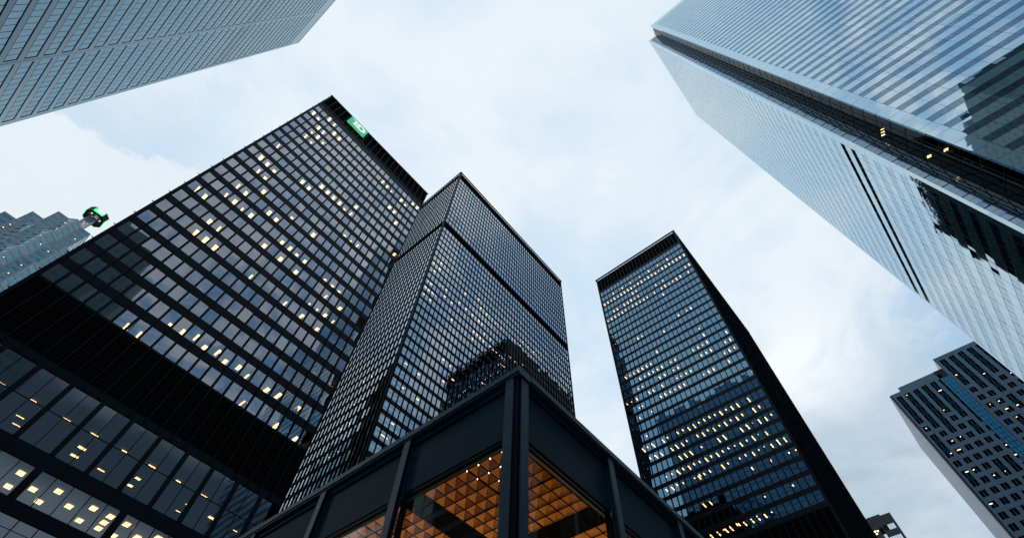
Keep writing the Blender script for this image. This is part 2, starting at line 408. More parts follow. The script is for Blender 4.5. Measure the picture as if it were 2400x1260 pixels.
# ------------------------------------------------------------------ ground (below the frame)
g = MB(); g.quad((-3000, -3000, 0), (3000, -3000, 0), (3000, 3000, 0), (-3000, 3000, 0))
struct(g.build('ground', ASPHALT))
g = MB(); g.box(-18, 230, -8, 130, 0.004, 0.14)
struct(g.build('pavement', CONCRETE))
g = MB(); g.quad((-40, -27, 0.008), (240, -27, 0.008), (240, -9, 0.008), (-40, -9, 0.008))
struct(g.build('road', ASPHALT))

# ------------------------------------------------------------------ black tower with the green roof sign
def louvre_band(mb, F, u0, u1, z0, z1, d, pitch=0.55):
    mb.fbox(F, u0, u1, z0, z1, d - 0.3, d - 0.2)
    n = int((z1 - z0) / pitch)
    for i in range(n):
        z = z0 + (i + 0.5) * (z1 - z0) / n
        mb.fbox(F, u0, u1, z - 0.09, z + 0.09, d - 0.2, d)

def tower_sign():
    D = 53.5
    base = (4.9, 53.5, 0)
    T = thing('black_tower', 'big black office tower at left with a green sign on its roof band', 'tower', base)
    F = face((0, D), (1, 0), (0, -1))
    Z = lambda q: q * D + EYE
    x0, x1 = -0.2268 * D, 0.4078 * D
    ncol = 22; m = 0.02845 * D; us = -0.2065 * D - m / 2
    pitch = 0.0652 * D; top0 = Z(2.1657); gh = 0.0427 * D
    nfl = 22
    fr = MB(); wins = []; slab = MB()
    roof = Z(2.345)
    fr.fbox(F, x0, us, Z(0.39), roof, -0.5, 0.0)
    fr.fbox(F, us + ncol * m, x1, Z(0.39), roof, -0.5, 0.0)
    mw = 0.28
    for k in range(nfl):
        zt = top0 - k * pitch; zb = zt - gh
        for c in range(ncol):
            wins.append(pane(F, us + c * m + mw / 2, us + (c + 1) * m - mw / 2, zb, zt, -0.10, 0.011))
        lo = zb - (pitch - gh) if k < nfl - 1 else zb - 0.3
        fr.fbox(F, us, us + ncol * m, lo, zb, -0.14, -0.03)
        slab.fbox(F, us, us + ncol * m, zt, zt + (pitch - gh), -7, -0.3)
    fr.fbox(F, us, us + ncol * m, top0, Z(2.212), -0.14, -0.03)
    slab.fbox(F, us, us + ncol * m, Z(0.39), Z(2.2), -7.4, -7.0)
    for c in range(0, ncol, 4):
        slab.fbox(F, us + c * m - 0.1, us + c * m + 0.1, Z(0.76), Z(2.2), -7, -1.6)
    # I-shaped mullions run the full height of the office floors and over the roof band
    zl = Z(0.6115)
    for c in range(ncol + 1):
        u = us + c * m
        fr.fbox(F, u - mw / 2, u + mw / 2, Z(0.752), Z(2.215), -0.16, 0.0)
        fr.fbox(F, u - 0.025, u + 0.025, zl, Z(2.336), 0.0, 0.17)
        fr.fbox(F, u - 0.06, u + 0.06, zl, Z(2.336), 0.17, 0.20)
    fr.fbox(F, x0 - 0.05, x1 + 0.05, Z(2.336), roof, -0.5, 0.24)
    fr.fbox(F, x0 - 0.02, x1 + 0.02, Z(2.212), Z(2.219), -0.16, 0.10)
    # window washing rail brackets along the corner
    for i in range(26):
        z = Z(0.7) + i * pitch * 0.99
        fr.box(x0 - 0.22, x0, D + 0.06, D + 0.16, z, z + 0.06)
    fr.build('facade_frame', BLACK, T)
    lv = MB()
    louvre_band(lv, F, us, us + ncol * m, Z(2.219), Z(2.336), -0.10)
    lv.build('roof_louvre_band', LOUVER, T)
    lv = MB()
    lv.fbox(F, us, us + ncol * m, Z(0.625), Z(0.749), -0.4, -0.12)
    for i in range(16):
        z = Z(0.627) + i * (Z(0.747) - Z(0.627)) / 16
        lv.fbox(F, us, us + ncol * m, z, z + 0.2, -0.12, -0.04)
    lv.build('machine_louvre_band', LOUVER, T)
    # tall glazing below the machine floor
    fb = MB(); low = []
    fb.fbox(F, x0, x1, Z(0.6095), Z(0.625), -0.4, 0.02)
    bay = 0.0568 * D; p0 = -0.0384 * D; pw = 0.0084 * D
    k0 = int(math.floor((x0 - p0) / bay)); k1 = int(math.ceil((x1 - p0) / bay))
    za, zm, zt = Z(0.4975), Z(0.5546), Z(0.6095)
    for k in range(k0, k1 + 1):
        u = p0 + k * bay
        if x0 < u < x1:
            fb.fbox(F, u - pw / 2, u + pw / 2, za, zt, -0.4, 0.05)
        a, b = u + pw / 2, u + bay - pw / 2
        mid = (a + b) / 2
        if x0 < mid < x1:
            fb.fbox(F, mid - 0.035, mid + 0.035, za, zt, -0.16, -0.04)
        for (q0, q1) in ((a, mid - 0.035), (mid + 0.035, b)):
            if q0 > x0 and q1 < x1:
                low.append(pane(F, q0, q1, za, zm - 0.03, -0.10, 0.002))
                low.append(pane(F, q0, q1, zm + 0.03, zt, -0.10, 0.002))
    fb.fbox(F, x0, x1, zm - 0.03, zm + 0.03, -0.15, -0.06)
    fb.fbox(F, x0, x1, Z(0.4735), Z(0.4975), -0.4, 0.0)
    slab.fbox(F, x0, x1, Z(0.6095), Z(0.625), -9, -0.4)
    slab.fbox(F, x0, x1, zm + 0.3, zm + 0.7, -9, -0.5)
    slab.fbox(F, x0, x1, Z(0.4735), Z(0.4975), -9, -0.4)
    slab.fbox(F, x0, x1, 0, Z(0.62), -9.4, -9.0)
    # next floor down: wide piers every six panes
    za2, zt2 = Z(0.4245), Z(0.4735)
    pp = 0.0282 * D
    for k in range(-9, 16):
        a = 0.0202 * D + k * pp; b = a + pp
        if b < x0 or a > x1:
            continue
        wide = 0.006 * D if k % 5 == 0 else 0.035
        wide2 = 0.006 * D if (k + 1) % 5 == 0 else 0.035
        fb.fbox(F, a - wide, a + wide, za2, zt2, -0.3, 0.0 if k % 5 else 0.04)
        if a + wide > x0 and b - wide2 < x1:
            low.append(pane(F, a + wide, b - wide2, za2, zt2, -0.10, 0.002))
    fb.fbox(F, x0, x1, Z(0.4045), za2, -0.4, 0.0)
    slab.fbox(F, x0, x1, Z(0.4045), za2, -9, -0.4)
    za3, zt3 = Z(0.335), Z(0.4045)
    for k in range(-9, 16):
        a = 0.0220 * D + k * pp; b = a + pp
        if b < x0 or a > x1:
            continue
        fb.fbox(F, a - 0.04, a + 0.04, za3, zt3, -0.3, 0.0)
        if a > x0 and b < x1:
            low.append(pane(F, a + 0.04, b - 0.04, za3, Z(0.389), -0.10, 0.002))
            low.append(pane(F, a + 0.04, b - 0.04, Z(0.390), zt3, -0.10, 0.002))
    fb.fbox(F, x0, x1, 0, za3, -0.4, 0.0)
    fb.build('podium_frame', BLACK, T)
    slab.build('office_interior', INSIDE, T)
    core = MB()
    core.box(x0, x1, D + 0.5, D + 0.9, Z(2.215), roof - 0.3)
    core.box(x0, x1, D + 9.6, D + 62.5, 0, roof - 0.3)
    core.box(x0, x0 + 0.25, D + 0.5, D + 9.6, 0, roof - 0.3)
    core.box(x1 - 0.25, x1, D + 0.5, D + 9.6, 0, roof - 0.3)
    core.box(x0 + 0.25, x1 - 0.25, D + 0.9, D + 9.6, roof - 0.8, roof - 0.4)
    for i in range(41):
        y = D + 1.2 + i * 1.5
        core.box(x1, x1 + 0.22, y - 0.07, y + 0.07, Z(0.39), roof - 0.2)
        core.box(x0 - 0.22, x0, y - 0.07, y + 0.07, Z(0.39), roof - 0.2)
    core.build('wall', BLACK, T)
    parts_of(wins, 'window', GL_T1, T, 100)
    parts_of(low, 'lobby_window', GL_T1, T, 100)
    # blinds drawn part of the way down behind a few panes
    rb = random.Random(9)
    for i in range(34):
        k = rb.randrange(nfl); c = rb.randrange(ncol)
        zt = top0 - k * pitch; h = rb.choice((0.35, 0.5, 0.9, 1.4, gh))
        mb = pane(F, us + c * m + mw / 2, us + (c + 1) * m - mw / 2, zt - h, zt, -0.22, 0.0)
        mb.build('roller_blind', BLIND, T)
    # five windows of one floor glow from a lamp standing on the sill in front of a blind added to catch its light
    for c in (7, 10, 13, 19, 21):
        zt = top0 - 18 * pitch
        mb = pane(F, us + c * m + 0.05, us + (c + 1) * m - 0.05, zt - gh, zt, -0.85, 0.0)
        mb.build('roller_blind', BLIND, T)
        ld = bpy.data.lights.new('sill_lamp', 'POINT')
        ld.energy = 42; ld.shadow_soft_size = 0.08; ld.color = (1.0, 0.72, 0.38)
        lo = bpy.data.objects.new('sill_lamp', ld)
        lo.location = F(us + (c + 0.45) * m, -0.45, zt - gh + 0.12)
        S.collection.objects.link(lo)
    rl = MB()
    for c in range(ncol * 2 + 1):
        u = us + c * m / 2
        rl.fbox(F, u - 0.04, u + 0.04, roof, roof + 0.55, -0.25, -0.17)
    rl.fbox(F, x0, x1, roof + 0.48, roof + 0.55, -0.24, -0.18)
    rl.build('roof_rail', BLACK, T)
    fx = []
    rr = random.Random(3)
    for k, o, dp in decode(LT1):
        zt = top0 - k * pitch
        dd = dp / 100
        if dd > 2.4:
            dd = 1.2
        fx.append(fixture(F, o / 100, dd, zt, rr.choice((0.46, 0.46, 0.52, 0.25)), rr.choice((1.35, 1.35, 1.1, 0.5))))
    for k, o, dp in decode(LT1B):
        fx.append(fixture(F, o / 100, dp / 100, Z(0.5606), rr.choice((0.7, 0.5)), rr.choice((0.12, 0.2, 0.4))))
    for k, o, dp in decode(LT1C):
        fx.append(fixture(F, o / 100, dp / 100, Z(0.4735), 0.55, 0.85))
    parts_of(fx, 'ceiling_light', LAMP, T, 100)
    return F, Z, D

F1, Z1, D1 = tower_sign()

def letters(mb, P, back):
    """a T joined to a D, drawn on a sign whose face runs 0..1 across and up; P(u, v) gives the point"""
    def slab(pts):
        mb.poly([P(u, v, back) for u, v in pts])
    slab([(0.085, 0.80), (0.25, 0.77), (0.25, 0.86), (0.085, 0.84)])
    slab([(0.25, 0.24), (0.395, 0.24), (0.395, 0.86), (0.25, 0.86)])
    slab([(0.42, 0.24), (0.575, 0.24), (0.575, 0.86), (0.42, 0.86)])
    # bowl of the D
    n = 14
    def arc(cx, cy, rx, ry):
        return [(cx + rx * math.cos(t), cy + ry * math.sin(t)) for t in [(-0.5 + i / n) * math.pi for i in range(n + 1)]]
    o_ = [(0.575, 0.24)] + arc(0.70, 0.55, 0.21, 0.31) + [(0.575, 0.86)]
    i_ = [(0.575, 0.40)] + arc(0.67, 0.55, 0.09, 0.15) + [(0.575, 0.70)]
    for k in range(len(o_) - 1):
        slab([o_[k], o_[k + 1], i_[k + 1], i_[k]])

def roof_sign():
    x0, x1 = -0.0998 * D1, -0.0006 * D1
    z0, z1 = Z1(2.2505), Z1(2.3365)
    base = ((x0 + x1) / 2, D1 - 0.4, z0)
    T = thing('roof_sign', 'flat green bank sign with white letters on the roof band of the black tower', 'sign', base)
    mb = MB(); mb.fbox(F1, x0, x1, z0, z1, 0.26, 0.48)
    mb.fbox(F1, x0 + 0.5, x0 + 0.7, z0 + 0.5, z1 - 0.5, -0.05, 0.26); mb.fbox(F1, x1 - 0.7, x1 - 0.5, z0 + 0.5, z1 - 0.5, -0.05, 0.26)
    mb.build('sign_panel', GREEN, T)
    mb = MB()
    letters(mb, lambda u, v, d: F1(x0 + u * (x1 - x0), d, z0 + v * (z1 - z0)), 0.51)
    mb.build('lettering', WHITE_L, T)
roof_sign()

# ------------------------------------------------------------------ generic black curtain wall tower
def curtain(fr, wins, slab, F, u0, u1, ncol, tops, gh, pitch, mw, proj, full, tilt, glass_on=True, depth=6.0, rec=0.10):
    m = (u1 - u0) / ncol
    z_lo, z_hi = full
    for zt in tops:
        zb = zt - gh
        fr.fbox(F, u0, u1, zb - (pitch - gh), zb, -0.2, -0.04)
        if glass_on:
            for c in range(ncol):
                wins.append(pane(F, u0 + c * m + mw * 0.4, u0 + (c + 1) * m - mw * 0.4, zb, zt, -rec, tilt))
            slab.fbox(F, u0, u1, zt, zt + (pitch - gh) * 0.7, -depth, -0.3)
    for c in range(ncol + 1):
        u = u0 + c * m
        fr.fbox(F, u - mw / 2, u + mw / 2, min(tops) - gh, max(tops), -0.16, -0.0)
        fr.fbox(F, u - 0.03, u + 0.03, z_lo, z_hi, 0.0, proj - 0.03)
        fr.fbox(F, u - mw * 0.36, u + mw * 0.36, z_lo, z_hi, proj - 0.03, proj)

def tower_band():
    D = 73.5
    base = (79, 92, 0)
    T = thing('black_tower', 'tall black tower in the middle with a dark band round its upper part', 'tower', base)
    Z = lambda q: q * D + EYE
    xc = 0.5507 * D; x1 = 1.608 * D; y1 = D + 37.5
    F = face((0, D), (1, 0), (0, -1)); G = face((xc, 0), (0, -1), (-1, 0))
    roof = Z(2.985)
    pitch = 0.0489 * D; gh = 0.0318 * D
    top0 = Z(2.2045)
    lows = [top0 - k * pitch for k in range(44)]
    lows = [z for z in lows if z > 8]
    pu = 0.0480 * D
    ups = [Z(2.307) + k * pu for k in range(13)]
    fr = MB(); slab = MB(); wf = []; wl = []
    cu = 0.55
    for F_, a, b, n, wl_ in ((F, xc + cu, x1 - cu, 50, wf), (G, -(y1 - cu), -(D + cu), 24, wl)):
        pj = 0.17
        curtain(fr, wl_, slab, F_, a, b, n, lows, gh, pitch, 0.23, pj, (4, roof - 0.9), 0.005, rec=0.03)
        curtain(fr, wl_, slab, F_, a, b, n, ups, gh, pu, 0.23, pj, (4, roof - 0.9), 0.005, rec=0.03)
        fr.fbox(F_, a, b, Z(2.885), Z(2.893), -0.2, -0.04)
        fr.fbox(F_, a, b, ups[-1], Z(2.893), -0.2, -0.045)
        slab.fbox(F_, a, b, 0, Z(2.88), -6.4, -6.0)
    # corner posts, roof rim
    for (px, py) in ((xc, D), (x1, D), (xc, y1), (x1, y1)):
        fr.box(px - 0.05 if px == xc else px - cu, px + cu if px == xc else px + 0.05, py - 0.05 if py == D else py - cu, py + cu if py == D else py + 0.05, 0, roof)
    fr.box(xc - 0.3, x1 + 0.3, D - 0.3, D, roof - 0.9, roof); fr.box(xc - 0.3, xc, D, y1 + 0.3, roof - 0.9, roof)
    fr.box(x1, x1 + 0.3, D, y1 + 0.3, roof - 0.9, roof); fr.box(xc, x1, y1, y1 + 0.3, roof - 0.9, roof)
    fr.build('facade_frame', BLACK, T)
    for F_, a, b in ((F, xc + cu, x1 - cu), (G, -(y1 - cu), -(D + cu))):
        lv = MB(); louvre_band(lv, F_, a, b, Z(2.2140), Z(2.2745), -0.03, 0.6); lv.build('louvre_band', LOUVER, T)
        lv = MB(); louvre_band(lv, F_, a, b, Z(2.893), roof - 0.95, -0.05, 0.6); lv.build('louvre_band', LOUVER, T)
    slab.build('office_interior', INSIDE, T)
    c = MB(); c.box(xc + 6.5, x1 - 0.3, D + 6.5, y1 - 0.3, 0, roof - 1.0)
    c.box(xc + 0.35, x1 - 0.35, D + 0.35, y1 - 0.35, roof - 1.4, roof - 1.1)
    c.build('wall', BLACK, T)
    rl = MB()
    for F_, a, b, n in ((F, xc, x1, 100), (G, -y1, -D, 48)):
        for c in range(n + 1):
            u = a + (b - a) * c / n
            rl.fbox(F_, u - 0.06, u + 0.06, roof, roof + 0.7, -0.1, 0.02)
        rl.fbox(F_, a, b, roof + 0.6, roof + 0.68, -0.08, 0.0)
    rl.build('roof_rail', BLACK, T)
    hid = lambda p: p[0] / p[1] < 0.4078
    parts_of(wf, 'window', GL_T2, T, 60)
    parts_of(wl, 'window', GL_T2, T, 40, hid)
    fx = []
    for k, o, dp in decode(LT2):
        fx.append(fixture(F, o / 100, dp / 100, top0 - k * pitch, 0.95, 0.35))
    for k, z_ in ((20, 0), (22, 1), (24, 2), (26, 3), (29, 4), (31, 5)):
        for j in range(2):
            fx.append(fixture(G, -(D + 3.5 + k * 0.35 + j * 3), 0.8, top0 - k * pitch, 0.4, 0.5))
    parts_of(fx, 'ceiling_light', LAMP, T, 100)
tower_band()

def tower_right():
    D = 107.0
    base = (140, 29.5, 0)
    T = thing('black_tower', 'black tower right of centre with rows of lit ceiling lamps behind blue windows', 'tower', base)
    Z = lambda q: q * D + EYE
    ya, yb = 0.0961 * D, 0.4539 * D; x1 = 174.0
    # u runs from the left edge as seen, towards -y
    F = face((D, 0), (0, -1), (-1, 0)); G = face((0, ya), (1, 0), (0, -1))
    roof = Z(1.693)
    pitch = 0.03315 * D; gh = 0.0222 * D; top0 = Z(1.590)
    tops = [top0 - k * pitch for k in range(31)]
    fr = MB(); slab = MB(); wf = []; ws = []
    a, b = -0.4490 * D, -0.0998 * D
    curtain(fr, wf, slab, F, a, b, 24, tops, gh, pitch, 0.26, 0.18, (4, roof - 0.9), 0.004, rec=0.05)
    fs = MB()
    curtain(fs, ws, slab, G, D + 0.45, x1 - 0.4, 42, tops, gh, pitch, 0.30, 0.22, (4, roof - 0.9), 0.003)
    slab.fbox(F, a, b, 0, Z(1.59), -6.4, -6.0)
    slab.fbox(G, D + 0.5, x1 - 0.4, 0, Z(1.59), -6.4, -6.0)
    fr.fbox(F, a, b, top0, Z(1.606), -0.2, -0.04)
    fr.fbox(G, D + 0.45, x1 - 0.4, top0, Z(1.606), -0.2, -0.04)
    for (p0, p1, q0, q1) in ((D - 0.04, D + 0.45, ya - 0.04, ya + 0.40), (D - 0.04, D + 0.45, yb - 0.48, yb + 0.04), (x1 - 0.4, x1, ya - 0.04, ya + 0.4)):
        fr.box(p0, p1, q0, q1, 0, roof)
    fr.box(D - 0.26, x1 + 0.26, ya - 0.26, ya, roof - 0.9, roof); fr.box(D - 0.26, D, ya, yb + 0.26, roof - 0.9, roof)
    fr.box(x1, x1 + 0.26, ya, yb + 0.26, roof - 0.9, roof)
    fr.fbox(F, a, b, 4, Z(0.5), -0.4, -0.04)
    fr.fbox(G, D + 0.45, x1 - 0.4, 4, Z(0.5), -0.4, -0.04)
    fs.build('side_frame', BLACK3, T)
    fr.build('facade_frame', BLACK, T)
    zl1 = tops[-1] - gh - 0.5
    for F_, p_, q_, za, zb in ((F, a, b, Z(1.606), roof - 0.95), (G, D + 0.45, x1 - 0.4, Z(1.606), roof - 0.95), (F, a, b, Z(0.5), zl1)):
        lv = MB(); louvre_band(lv, F_, p_, q_, za, zb, -0.05, 0.6); lv.build('louvre_band', LOUVER, T)
    slab.build('office_interior', INSIDE, T)
    c = MB(); c.box(D + 6.5, x1 - 0.3, ya + 6.5, yb, 0, roof - 1.0); c.box(D + 0.5, D + 6.5, yb - 0.4, yb - 0.05, 0, roof - 1.0)
    c.box(D + 0.4, x1 - 0.3, ya + 0.4, yb - 0.4, roof - 1.4, roof - 1.05)
    c.build('wall', BLACK, T)
    parts_of(wf, 'window', GL_T3, T, 100)
    parts_of(ws, 'side_window', GL_SIDE, T, 0)
    fx = []
    rr = random.Random(5)
    for k, o, dp in decode(LT3):
        u = -o / 100 * 107 / 101
        fx.append(fixture(F, u, max(0.75, min(1.3, dp / 100)), tops[k], 0.26, rr.choice((1.0, 1.1, 0.7, 0.45))))
        if k > 21 and rr.random() < 0.5:
            fx.append(fixture(F, u, 2.15, tops[k], 0.26, 0.9))
        if 19 < k < 28 and rr.random() < 0.30:
            uu = u + (b - a) / 24
            if uu < b:
                fx.append(fixture(F, uu, rr.uniform(0.9, 1.3), tops[k], 0.26, rr.choice((0.4, 0.8, 1.0))))
    parts_of(fx, 'ceiling_light', LAMP, T, 100)
tower_right()

# ------------------------------------------------------------------ steel and glass tower, upper left
def tower_steel():
    X = 47.5
    base = (-62, 58, 0)
    T = thing('steel_tower', 'pale stainless steel tower at upper left with long ribbons of blue glass', 'tower', base)
    Z = lambda q: q * X + EYE
    F = face((-X, 0), (0, -1), (1, 0))          # u = -y
    ycor = 2.012 * X; yend = 20.0
    roof = Z(5.03)
    pitch = 0.0838 * X; gh = 0.0562 * X
    zb0 = Z(1.8060)
    bays = []
    e = 1.987; wbay = 0.376; per = 0.3990
    yb = e * X
    while yb > yend + 2:
        bays.append((max(yb - wbay * X, yend + 0.5), yb)); yb -= per * X
    body = MB()
    body.box(-X - 36, -X - 0.25, yend, ycor, 0, roof - 0.2)
    body.build('wall', STEEL_A, T)
    sp = MB(); jo = MB(); ribs = []
    k0 = int(-(zb0 - 10) / pitch)
    levels = [zb0 + k * pitch for k in range(k0, 40)]
    levels = [z for z in levels if z + gh < Z(4.86)]
    mech = {i for i, z in enumerate(levels) if abs(z - Z(3.60)) < pitch * 1.0}
    z_prev = 0.0
    for i, z in enumerate(levels):
        sp.fbox(F, -ycor, -yend, z_prev, z, -0.25, 0.0)
        z_prev = z + gh
        for (ya, yb_) in bays:
            n = max(1, int(round((yb_ - ya) / 1.49)))
            w_ = (yb_ - ya) / n
            mb = MB()
            for c in range(n):
                p = pane(F, -yb_ + c * w_ + 0.025, -yb_ + (c + 1) * w_ - 0.025, z + 0.02, z + gh - 0.02, -0.09, 0.004)
                kk = len(mb.v); mb.v += p.v; mb.f += [tuple(kk + a for a in f) for f in p.f]; mb.m += [0]
            ribs.append(mb)
            for c in range(1, n):
                u = -yb_ + c * w_
                jo.fbox(F, u - 0.022, u + 0.022, z, z + gh, -0.12, -0.06)
            # dark edge gaskets round each ribbon
            jo.fbox(F, -yb_, -ya, z - 0.05, z + 0.03, -0.2, 0.012)
            jo.fbox(F, -yb_, -ya, z + gh - 0.03, z + gh + 0.01, -0.2, 0.006)
            jo.fbox(F, -yb_, -yb_ + 0.07, z, z + gh, -0.2, -0.02)
            jo.fbox(F, -ya - 0.07, -ya, z, z + gh, -0.2, -0.02)
            if i in mech:
                jo.fbox(F, -yb_, -ya, z - 0.45, z - 0.12, -0.2, 0.02)
        # piers between the bays
        edges = [ycor] + [v for bb in bays for v in (bb[1], bb[0])] + [yend]
        for j in range(0, len(edges), 2):
            sp.fbox(F, -edges[j], -edges[j + 1], z, z + gh, -0.25, 0.0)
    sp.fbox(F, -ycor, -yend, z_prev, roof, -0.25, 0.0)
    # open joint down the middle of each pier
    for j in range(len(bays) - 1):
        mid = (bays[j][0] + bays[j + 1][1]) / 2
        jo.fbox(F, -mid - 0.05, -mid + 0.05, 0, roof - 0.02, -0.2, 0.008)
    sp.fbox(F, -ycor - 0.02, -yend, roof - 0.6, roof, 0.0, 0.06)
    sp.build('steel_spandrel', STEEL_A, T)
    jo.build('dark_joint', DARKLINE, T)
    parts_of(ribs, 'ribbon_window', GL_A, T, 100)
tower_steel()

# ------------------------------------------------------------------ white glass tower with a notched corner, upper right
def tower_white():
    base = (84, -58, 0)
    T = thing('white_glass_tower', 'white glass tower at right with blue window bands and a dark notched corner', 'tower', base)
    XA, YB = 56.8, -30.65
    yA0, yA1 = -35.07, -90.0
    xB0, xB1 = 62.15, 111.2
    inner = (62.15, -33.95)
    roof = 283.0
    core = MB()
    core.prism([(XA + 0.4, yA0 - 0.1), (XA + 0.4, yA1), (xB1 - 0.2, yA1), (xB1 - 0.2, YB - 0.4), (xB0 + 0.9, YB - 0.4), (xB0 + 0.9, -35.5), (XA + 2.5, -36.6)], 0, roof - 0.5)
    core.build('wall', BLACK, T)
    FA = face((XA, 0), (0, 1), (-1, 0)); FB = face((0, YB), (1, 0), (0, 1))
    pan = MB(); jo = MB(); ribs = []; lv = []
    def clad(F, u0, u1, w0, w1, joint, ztop, pitch, gh, kmin, kmax, black, jz, gmat):
        # joints across the face
        us = []
        u = w1
        while u > w0 + 0.3:
            us.append(u); u -= joint
        us.append(w0); us = sorted(us)
        cells = list(zip(us[:-1], us[1:]))
        side = [(u0, w0), (w1, u1)]
        rows = []
        for k in range(kmin, kmax + 1):
            zt = ztop + k * pitch; zb = zt - gh
            rows.append((k, zb, zt))
        for idx, (k, zb, zt) in enumerate(rows):
            zn = rows[idx + 1][1] if idx + 1 < len(rows) else roof
            for (a, b) in cells + side:
                if b - a > 0.05:
                    p = pane(F, a, b, zt, zn, 0.0, 0.0022)
                    kk = len(pan.v); pan.v += p.v; pan.f += [tuple(kk + q for q in f) for f in p.f]; pan.m += [0]
            for (a, b) in side:
                p = pane(F, a, b, zb, zt, 0.0, 0.0022)
                kk = len(pan.v); pan.v += p.v; pan.f += [tuple(kk + q for q in f) for f in p.f]; pan.m += [0]
            if k in black:
                mb = MB(); mb.fbox(F, w0, w1, zb, zt, -0.5, -0.35); lv.append(mb)
            else:
                mb = MB()
                for (a, b) in cells:
                    h = (a + b) / 2
                    for (s0, s1) in ((a, h - 0.02), (h + 0.02, b)):
                        p = pane(F, s0, s1, zb, zt, -0.012, 0.003)
                        kk = len(mb.v); mb.v += p.v; mb.f += [tuple(kk + q for q in f) for f in p.f]; mb.m += [0]
                    jo.fbox(F, h - 0.02, h + 0.02, zb, zt, -0.1, -0.006)
                ribs.append(mb)
            jo.fbox(F, w0, w1, zb - jz, zb + 0.01, -0.1, 0.004)
            jo.fbox(F, w0, w1, zt - 0.01, zt + jz, -0.1, 0.004)
        parts_of(ribs, 'window_band', gmat, T, 50)
        ribs.clear()
        zlo, zhi = rows[0][1], roof
        for u in us:
            jo.fbox(F, u - 0.022, u + 0.022, zlo, zhi, -0.1, 0.006)
        for (a, b) in side:
            n = 2
            for (k, zb, zt) in rows:
                jo.fbox(F, a, b, zb - 0.02, zb + 0.02, -0.1, 0.008)
        p = MB(); p.fbox(F, u0, u1, 0, zlo, -0.2, 0.0)
        kk = len(pan.v); pan.v += p.v; pan.f += [tuple(kk + q for q in f) for f in p.f]; pan.m += p.m
    clad(FA, yA1, yA0, yA1, -0.6544 * XA, 0.0545 * XA, 118.0, 3.78, 1.617, -26, 42, (), 0.02, GL_F)
    clad(FB, xB0, xB1, 63.3, xB1 - 1.2, 3.0, 79.7, 3.73, 1.56, -17, 53, (5, 6), 0.045, GL_FB)
    pan.build('glass_cladding', PANEL, T)
    # thin returns of the white corner columns
    rt = MB()
    rt.box(XA, XA + 0.5, yA0, yA0 + 0.12, 0, roof)
    rt.box(xB0 - 0.12, xB0, YB - 0.55, YB + 0.0, 0, roof)
    rt.build('corner_trim', PANEL, T)
    jo.build('panel_joint', JOINT_F, T)
    for mb in lv:
        mb.build('louvre_slot', LOUVER, T)
    # dark glazed notch
    dx, dy = inner[0] - XA, inner[1] - yA0
    ln = math.hypot(dx, dy); ux, uy = dx / ln, dy / ln
    FN = face((XA, yA0 - 0.02), (ux, uy), (-uy, ux))
    nt_ = MB(); nm = MB(); ns = MB(); fx = []
    q_ = pane(FN, 0.05, ln, 0, roof - 3, -0.05, 0.0); nt_.v += q_.v; nt_.f += q_.f; nt_.m += q_.m
    for k in range(70):
        z = 2 + k * 4.0
        nm.fbox(FN, 0.05, ln, z, z + 0.06, -0.06, 0.01)
        ns.fbox(FN, 0.05, ln, z - 0.4, z, -2.4, -0.2)
    for c in range(1, 3):
        u = ln * c / 3
        nm.fbox(FN, u - 0.03, u + 0.03, 0, roof - 3, -0.06, 0.02)
    ns.fbox(FN, 0, ln + 1, 0, roof - 3, -2.8, -2.4)
    nt_.build('notch_glass', GL_NOTCH, T)
    FS = face((inner[0], 0), (0, 1), (-1, 0))
    ps = []
    for k in range(70):
        z = 2 + k * 4.0
        for c in range(2):
            w_ = (YB - 0.55 - inner[1]) / 2
            for h in range(3):
                ps.append(pane(FS, inner[1] + c * w_ + 0.05, inner[1] + (c + 1) * w_ - 0.05, z + 0.1 + h * 1.3, z + 1.35 + h * 1.3, -0.02, 0.003))
        nm.fbox(FS, inner[1], YB - 0.5, z - 0.06, z + 0.06, -0.06, 0.03)
    for c in range(3):
        u = inner[1] + c * (YB - 0.55 - inner[1]) / 2
        nm.fbox(FS, u - 0.04, u + 0.04, 0, roof - 2, -0.06, 0.035)
    nm.build('notch_mullion', DARKLINE, T)
    ns.build('notch_interior', INSIDE, T)
    sl = MB(); sl.fbox(FS, inner[1], YB - 0.5, 0, roof - 2, -0.25, -0.08); sl.build('notch_backing', BLACK, T)
    parts_of(ps, 'side_window', GL_F, T, 60)
    for (u, z, lu) in ((4.9, 81.6, 0.9), (2.3, 77.6, 0.9), (4.7, 93.6, 0.5), (4.1, 93.6, 0.5), (3.5, 93.6, 0.3)):
        fx.append(fixture(FN, u, 0.55, z, lu * 0.5, 0.6))
    parts_of(fx, 'ceiling_light', LAMP, T, 20)
tower_white()

